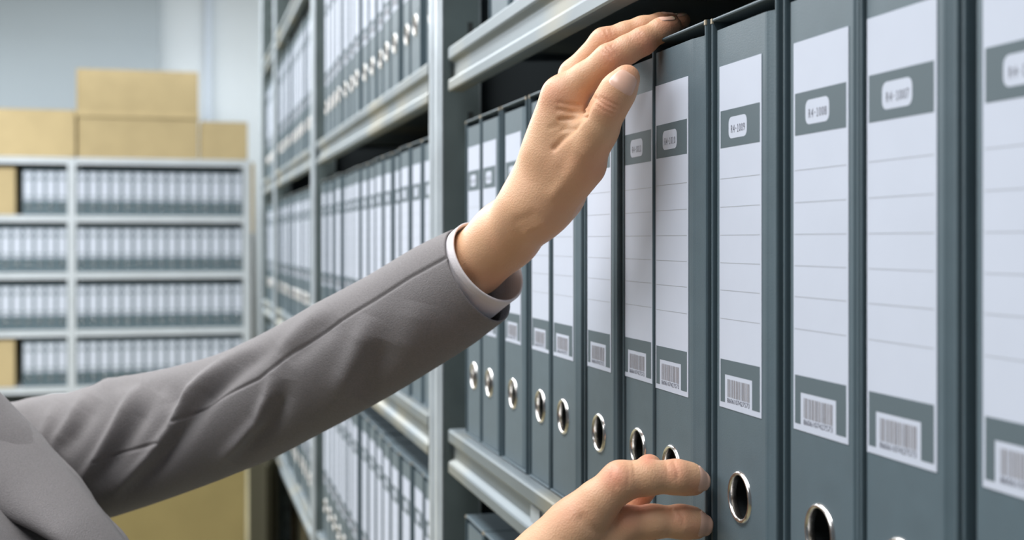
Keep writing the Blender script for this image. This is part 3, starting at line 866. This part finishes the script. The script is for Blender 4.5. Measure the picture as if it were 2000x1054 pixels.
# ---- jacket: sleeves as tubes with folds, torso, lapel
def tube(stations, nphi, folds=None, sub=6, close_end=False, back=.35, seam=None):
    """stations: (centre, half-height vector e1, r2) ; returns verts and quads along the arm"""
    C = np.array([s_[0] for s_ in stations]); E = np.array([s_[1] for s_ in stations]); R2 = np.array([s_[2] for s_ in stations])
    n = len(C); ts = np.linspace(0, n - 1, (n - 1) * sub + 1)
    def cr(A, t):
        i = np.clip(t.astype(int), 0, n - 2); f = (t - i); f = f.reshape(-1, *([1] * (A.ndim - 1)))
        p0, p1, p2, p3 = A[np.maximum(i - 1, 0)], A[i], A[i + 1], A[np.minimum(i + 2, n - 1)]
        return .5 * (2 * p1 + (p2 - p0) * f + (2 * p0 - 5 * p1 + 4 * p2 - p3) * f ** 2 + (3 * p1 - p0 - 3 * p2 + p3) * f ** 3)
    c, e, r2 = cr(C, ts), cr(E, ts), cr(R2, ts)
    T = np.gradient(c, axis=0); T /= np.linalg.norm(T, axis=1, keepdims=True)
    r1 = np.linalg.norm(e, axis=1); e = e - T * (e * T).sum(1, keepdims=True); e /= np.linalg.norm(e, axis=1, keepdims=True)
    e2 = np.cross(T, e)
    ph = np.linspace(0, 2 * PI, nphi, endpoint=False)
    nr = e[:, None] * np.cos(ph)[None, :, None] + e2[:, None] * np.sin(ph)[None, :, None]
    V = c[:, None] + e[:, None] * (np.cos(ph)[None, :, None] * r1[:, None, None]) + e2[:, None] * (np.sin(ph)[None, :, None] * r2[:, None, None])
    m = len(ts); V = V.reshape(-1, 3); nr = nr.reshape(-1, 3)
    if folds:
        px, py, d = pix(V); front = -(nr[:, 0] * ST + nr[:, 1] * CT)
        wgt = np.where(front > 0, 1, back); disp = np.zeros(len(V))
        for pts, wd, amp in folds: disp += amp * 1.45 * fold_weight(px, py, pts, wd * 1.35)
        if seam:
            for pts in seam: disp -= .0016 * np.exp(-(poly_dist(px, py, pts) / 3.0) ** 2) * (front > 0)
        V = V + nr * (disp * wgt)[:, None]
    idx = np.arange(m * nphi).reshape(m, nphi)
    Q = np.stack([idx[:-1], np.roll(idx, -1, 1)[:-1], np.roll(idx, -1, 1)[1:], idx[1:]], -1).reshape(-1, 4)
    return V, Q, m


def station(tx, ty, bx_, by_, d, k2=.96):
    a, b = P(tx, ty, d), P(bx_, by_, d)
    e = (a - b) / 2; return ((a + b) / 2, e, np.linalg.norm(e) * k2)


ST_L = [station(877, 451, 986, 625, .890), station(839, 468, 950, 652, .897), station(801, 488, 913, 679, .903), station(721, 536, 830, 731, .917), station(629, 586, 745, 783, .936), station(515, 650, 640, 838, .962),
        station(430, 690, 530, 896, .985), station(330, 718, 410, 944, 1.008), station(230, 738, 290, 986, 1.035), station(130, 768, 170, 1022, 1.055), station(20, 785, 40, 1052, 1.075),
        station(-100, 790, -90, 1072, 1.09), station(-215, 770, -190, 1080, 1.10)]
FOLDS = [([(100, 880), (140, 820), (165, 770)], 9, .0028), ([(120, 885), (160, 826), (190, 775)], 14, -.0026), ([(60, 900), (95, 830), (110, 785)], 10, .0022),
         ([(155, 942), (195, 889), (226, 836), (273, 747)], 9, .0036), ([(182, 950), (222, 893), (255, 838), (300, 765)], 15, -.0040),
         ([(226, 957), (294, 889), (336, 836), (378, 763), (436, 710)], 9, .0040), ([(252, 962), (318, 895), (360, 838), (402, 770), (460, 712)], 15, -.0038),
         ([(342, 821), (366, 780), (400, 742), (452, 700), (500, 672)], 9, .0024), ([(362, 826), (392, 782), (430, 752), (490, 706), (540, 668)], 13, -.0026),
         ([(430, 900), (468, 862), (505, 822), (526, 774), (533, 735)], 10, .0042), ([(455, 905), (495, 862), (532, 822), (552, 776), (556, 740)], 16, -.0036),
         ([(543, 690), (589, 643), (640, 598)], 12, .0022), ([(560, 708), (612, 658), (660, 618)], 16, -.0022),
         ([(650, 775), (680, 730), (706, 675), (724, 616)], 17, .0034), ([(700, 780), (730, 725), (752, 665)], 24, -.0030), ([(790, 700), (808, 640), (818, 590)], 24, .0016),
         ([(180, 744), (198, 735), (235, 738), (270, 742)], 16, .0022), ([(215, 752), (250, 745), (275, 752)], 12, -.0022), ([(300, 735), (330, 765), (345, 800)], 18, -.0020), ([(30, 800), (80, 775), (130, 770)], 12, .0015)]
SEAMS = [[(876, 500), (800, 542), (721, 593), (640, 640), (572, 686), (505, 740), (442, 770), (400, 794), (342, 822)], [(310, 863), (250, 882), (189, 901)]]
NP_ = 320
V, Q, m_ = tube(ST_L, NP_, FOLDS, 56, seam=SEAMS)
# fold the cuff edge inwards
ring0 = V[:NP_]; cen = ring0.mean(0); axis = (ST_L[0][0] - ST_L[1][0]); axis /= np.linalg.norm(axis)
lipv = [cen + (ring0 - cen) * s_ + axis * a_ for s_, a_ in ((.988, .0012), (.972, .0010), (.962, -.001), (.955, -.006))]
base = len(V); V = np.concatenate([V] + lipv)
prev = np.arange(NP_)
for k in range(4):
    cur = base + k * NP_ + np.arange(NP_)
    Q = np.concatenate([Q, np.stack([prev, cur, np.roll(cur, -1), np.roll(prev, -1)], -1)[:, ::-1]]); prev = cur


def recalc(o):
    bm = bmesh.new(); bm.from_mesh(o.data); bmesh.ops.recalc_face_normals(bm, faces=bm.faces[:]); bm.to_mesh(o.data); bm.free(); return o


# torso of the jacket
jf = Field((-.80, .55, .72), (.15, 1.45, 1.60), .008)
add_cones(jf, [(TC(-.51, .82), TC(-.43, .98), .145, .125), (TC(-.43, .98), TC(-.215, 1.21), .122, .135), (TC(-.215, 1.21), TC(-.265, 1.34), .135, .085)], .05, 1.38)
add_cones(jf, [(TC(-.28, 1.35), SHL, .07, .062), (TC(-.28, 1.35), SHR, .07, .062)], .05)
EDGE = [(-234, 699, .99), (-74, 832, .965), (-2, 910, .955), (78, 999, .945), (169, 1115, .93), (256, 1239, .93)]
add_cones(jf, [(P(*a), P(*b), .029, .029) for a, b in zip(EDGE[:-1], EDGE[1:])], .03)
Vj, Qj = surface_net(jf)
jk = link('jacket', np_mesh('jacket', Vj - PB0, Qj, M_JACKET), person)
recalc(link('sleeve', np_mesh('sleeve', V - PB0, Q, M_JACKET), jk))
# right sleeve (out of frame below)
d1 = (ELR - SHR) / np.linalg.norm(ELR - SHR); wr = P(905, 1275, .70); d2 = (wr - ELR) / np.linalg.norm(wr - ELR)
def st3(c, d, r_):
    e = np.cross(d, [0, 1, 0]); e /= np.linalg.norm(e); return (c, e * r_, r_ * .95)
V, Q, m_ = tube([st3(wr, d2, .040), st3(wr * .6 + ELR * .4, d2, .044), st3(wr * .2 + ELR * .8, d2, .050), st3(ELR * .9 + SHR * .1, (d1 + d2), .056), st3(ELR * .5 + SHR * .5, d1, .060), st3(SHR, d1, .068)], 48, None, 8)
recalc(link('sleeve', np_mesh('sleeve', V - PB0, Q, M_JACKET), jk))

# lapel and front panel of the jacket
def sheet(edge_a, edge_b, name, m, parent, bulge=.008, nu=40, nv=14, th=.003, crease=None):
    def rs(pts, n):
        A = np.array([P(*p_) for p_ in pts]); s_ = np.r_[0, np.cumsum(np.linalg.norm(np.diff(A, axis=0), axis=1))]; t = np.linspace(0, s_[-1], n)
        return np.stack([np.interp(t, s_, A[:, i]) for i in range(3)], 1)
    A, B = rs(edge_a, nu), rs(edge_b, nu); vv = np.linspace(0, 1, nv)
    V = A[:, None] * (1 - vv)[None, :, None] + B[:, None] * vv[None, :, None]
    V = V + VIEW[None, None] * (np.sin(vv * PI) ** .8 * bulge)[None, :, None]
    V = V.reshape(-1, 3); idx = np.arange(nu * nv).reshape(nu, nv)
    for _ in range(0): pass
    Q = np.stack([idx[:-1, :-1], idx[1:, :-1], idx[1:, 1:], idx[:-1, 1:]], -1).reshape(-1, 4)
    o = recalc(link(name, np_mesh(name, V - PB0, Q, m), parent))
    so = o.modifiers.new('thick', 'SOLIDIFY'); so.thickness = th; so.offset = 0
    return o


sheet([(-160, 640, .99), (-60, 715, .98), (0, 773, .97), (80, 853, .955), (152, 940, .94), (200, 1000, .93), (243, 1056, .925), (330, 1180, .92)],
      [(-330, 850, .90), (-200, 905, .90), (-80, 960, .895), (0, 1004, .89), (60, 1030, .885), (110, 1058, .88), (170, 1110, .88), (260, 1230, .88)], 'lapel', M_JACKET, jk, .020)

# ---- shirt: body front hidden, cuff in view
shirt = empty('shirt', (0, 0, 0)); shirt.parent = person
def cuff(stations, sub, nphi=72, th=.0016):
    V, Q, m = tube(stations, nphi, None, sub)
    # open edge at station 0: return inside
    r0 = V[:nphi]; cen = r0.mean(0); ax = stations[0][0] - stations[-1][0]; ax = ax / np.linalg.norm(ax)
    rad = np.linalg.norm(r0 - cen, axis=1).mean()
    ex = [cen + (r0 - cen) * (1 - th * f / rad) + ax * a for f, a in ((.3, .0006), (.8, .0005), (1.1, -.001), (1.2, -.04))]
    base = len(V); V = np.concatenate([V] + ex); prev = np.arange(nphi)
    for k in range(len(ex)):
        cur = base + k * nphi + np.arange(nphi); Q = np.concatenate([Q, np.stack([prev, cur, np.roll(cur, -1), np.roll(prev, -1)], -1)[:, ::-1]]); prev = cur
    return recalc(link('shirt_cuff', np_mesh('shirt_cuff', V - PB0, Q, M_SHIRT), shirt))


cuff([station(906, 434, 1001, 588, .883, 1.0), station(891, 448, 982, 602, .888, .96), station(862, 484, 948, 630, .896, .9)], 8)
sf = Field((-.5, .75, 1.05), (-.1, 1.25, 1.55), .008)
add_cones(sf, [(TC(-.265, 1.36), TC(-.28, 1.45), .062, .060), (TC(-.25, 1.15), TC(-.262, 1.34), .10, .075)], .03, 1.1)
Vs, Qs = surface_net(sf); link('shirt_body', np_mesh('shirt_body', Vs - PB0, Qs, M_SHIRT), shirt)
# ---- trousers, shoes, hair
tf = Field((-.75, .65, .03), (-.2, 1.35, 1.05), .009)
add_cones(tf, [(TC(-.51, .92), TC(-.48, 1.0), .125, .115)], .04, 1.35)
for s in (-1, 1):
    y = .99 + s * .09
    add_cones(tf, [((-.51, y, .90), (-.46, y, .50), .095, .072), ((-.46, y, .50), (-.50, y, .07), .070, .062)], .03)
Vt, Qt = surface_net(tf); link('trousers', np_mesh('trousers', Vt - PB0, Qt, M_TROUS), person)
for s in (-1, 1):
    y = .99 + s * .09
    hf = Field((-.65, y - .08, -.03), (-.2, y + .08, .16), .006)
    add_cones(hf, [((-.53, y, .040), (-.40, y, .034), .038, .036), ((-.40, y, .034), (-.32, y, .026), .036, .024), ((-.51, y, .05), (-.51, y, .10), .04, .038)], .02)
    sl = np.s_[:, :, :]; hf.F = np.maximum(hf.F, (0.001 - hf.ax[2])[None, None, :].astype(np.float32))
    Vx, Qx = surface_net(hf); link('shoe', np_mesh('shoe', Vx - PB0, Qx, M_SHOE), person)
hf = Field(HEADC - .2, HEADC + .17, .005)
add_cones(hf, [(hx(-.03, 0, .045), hx(-.005, 0, .045), .092, .089), (hx(-.085, 0, .05), hx(-.125, 0, .03), .05, .045)], .02)
sl, X, Y, Z = hf.box([HEADC - .2, HEADC + .17], 0)
cut = (X - hx(.045, 0, 0)[0]) * .8 - (Z - hx(0, 0, .065)[2]) * .75
hf.F = np.maximum(hf.F, cut.astype(np.float32))
Vx, Qx = surface_net(hf); link('hair', np_mesh('hair', Vx - PB0, Qx, M_HAIR), person)
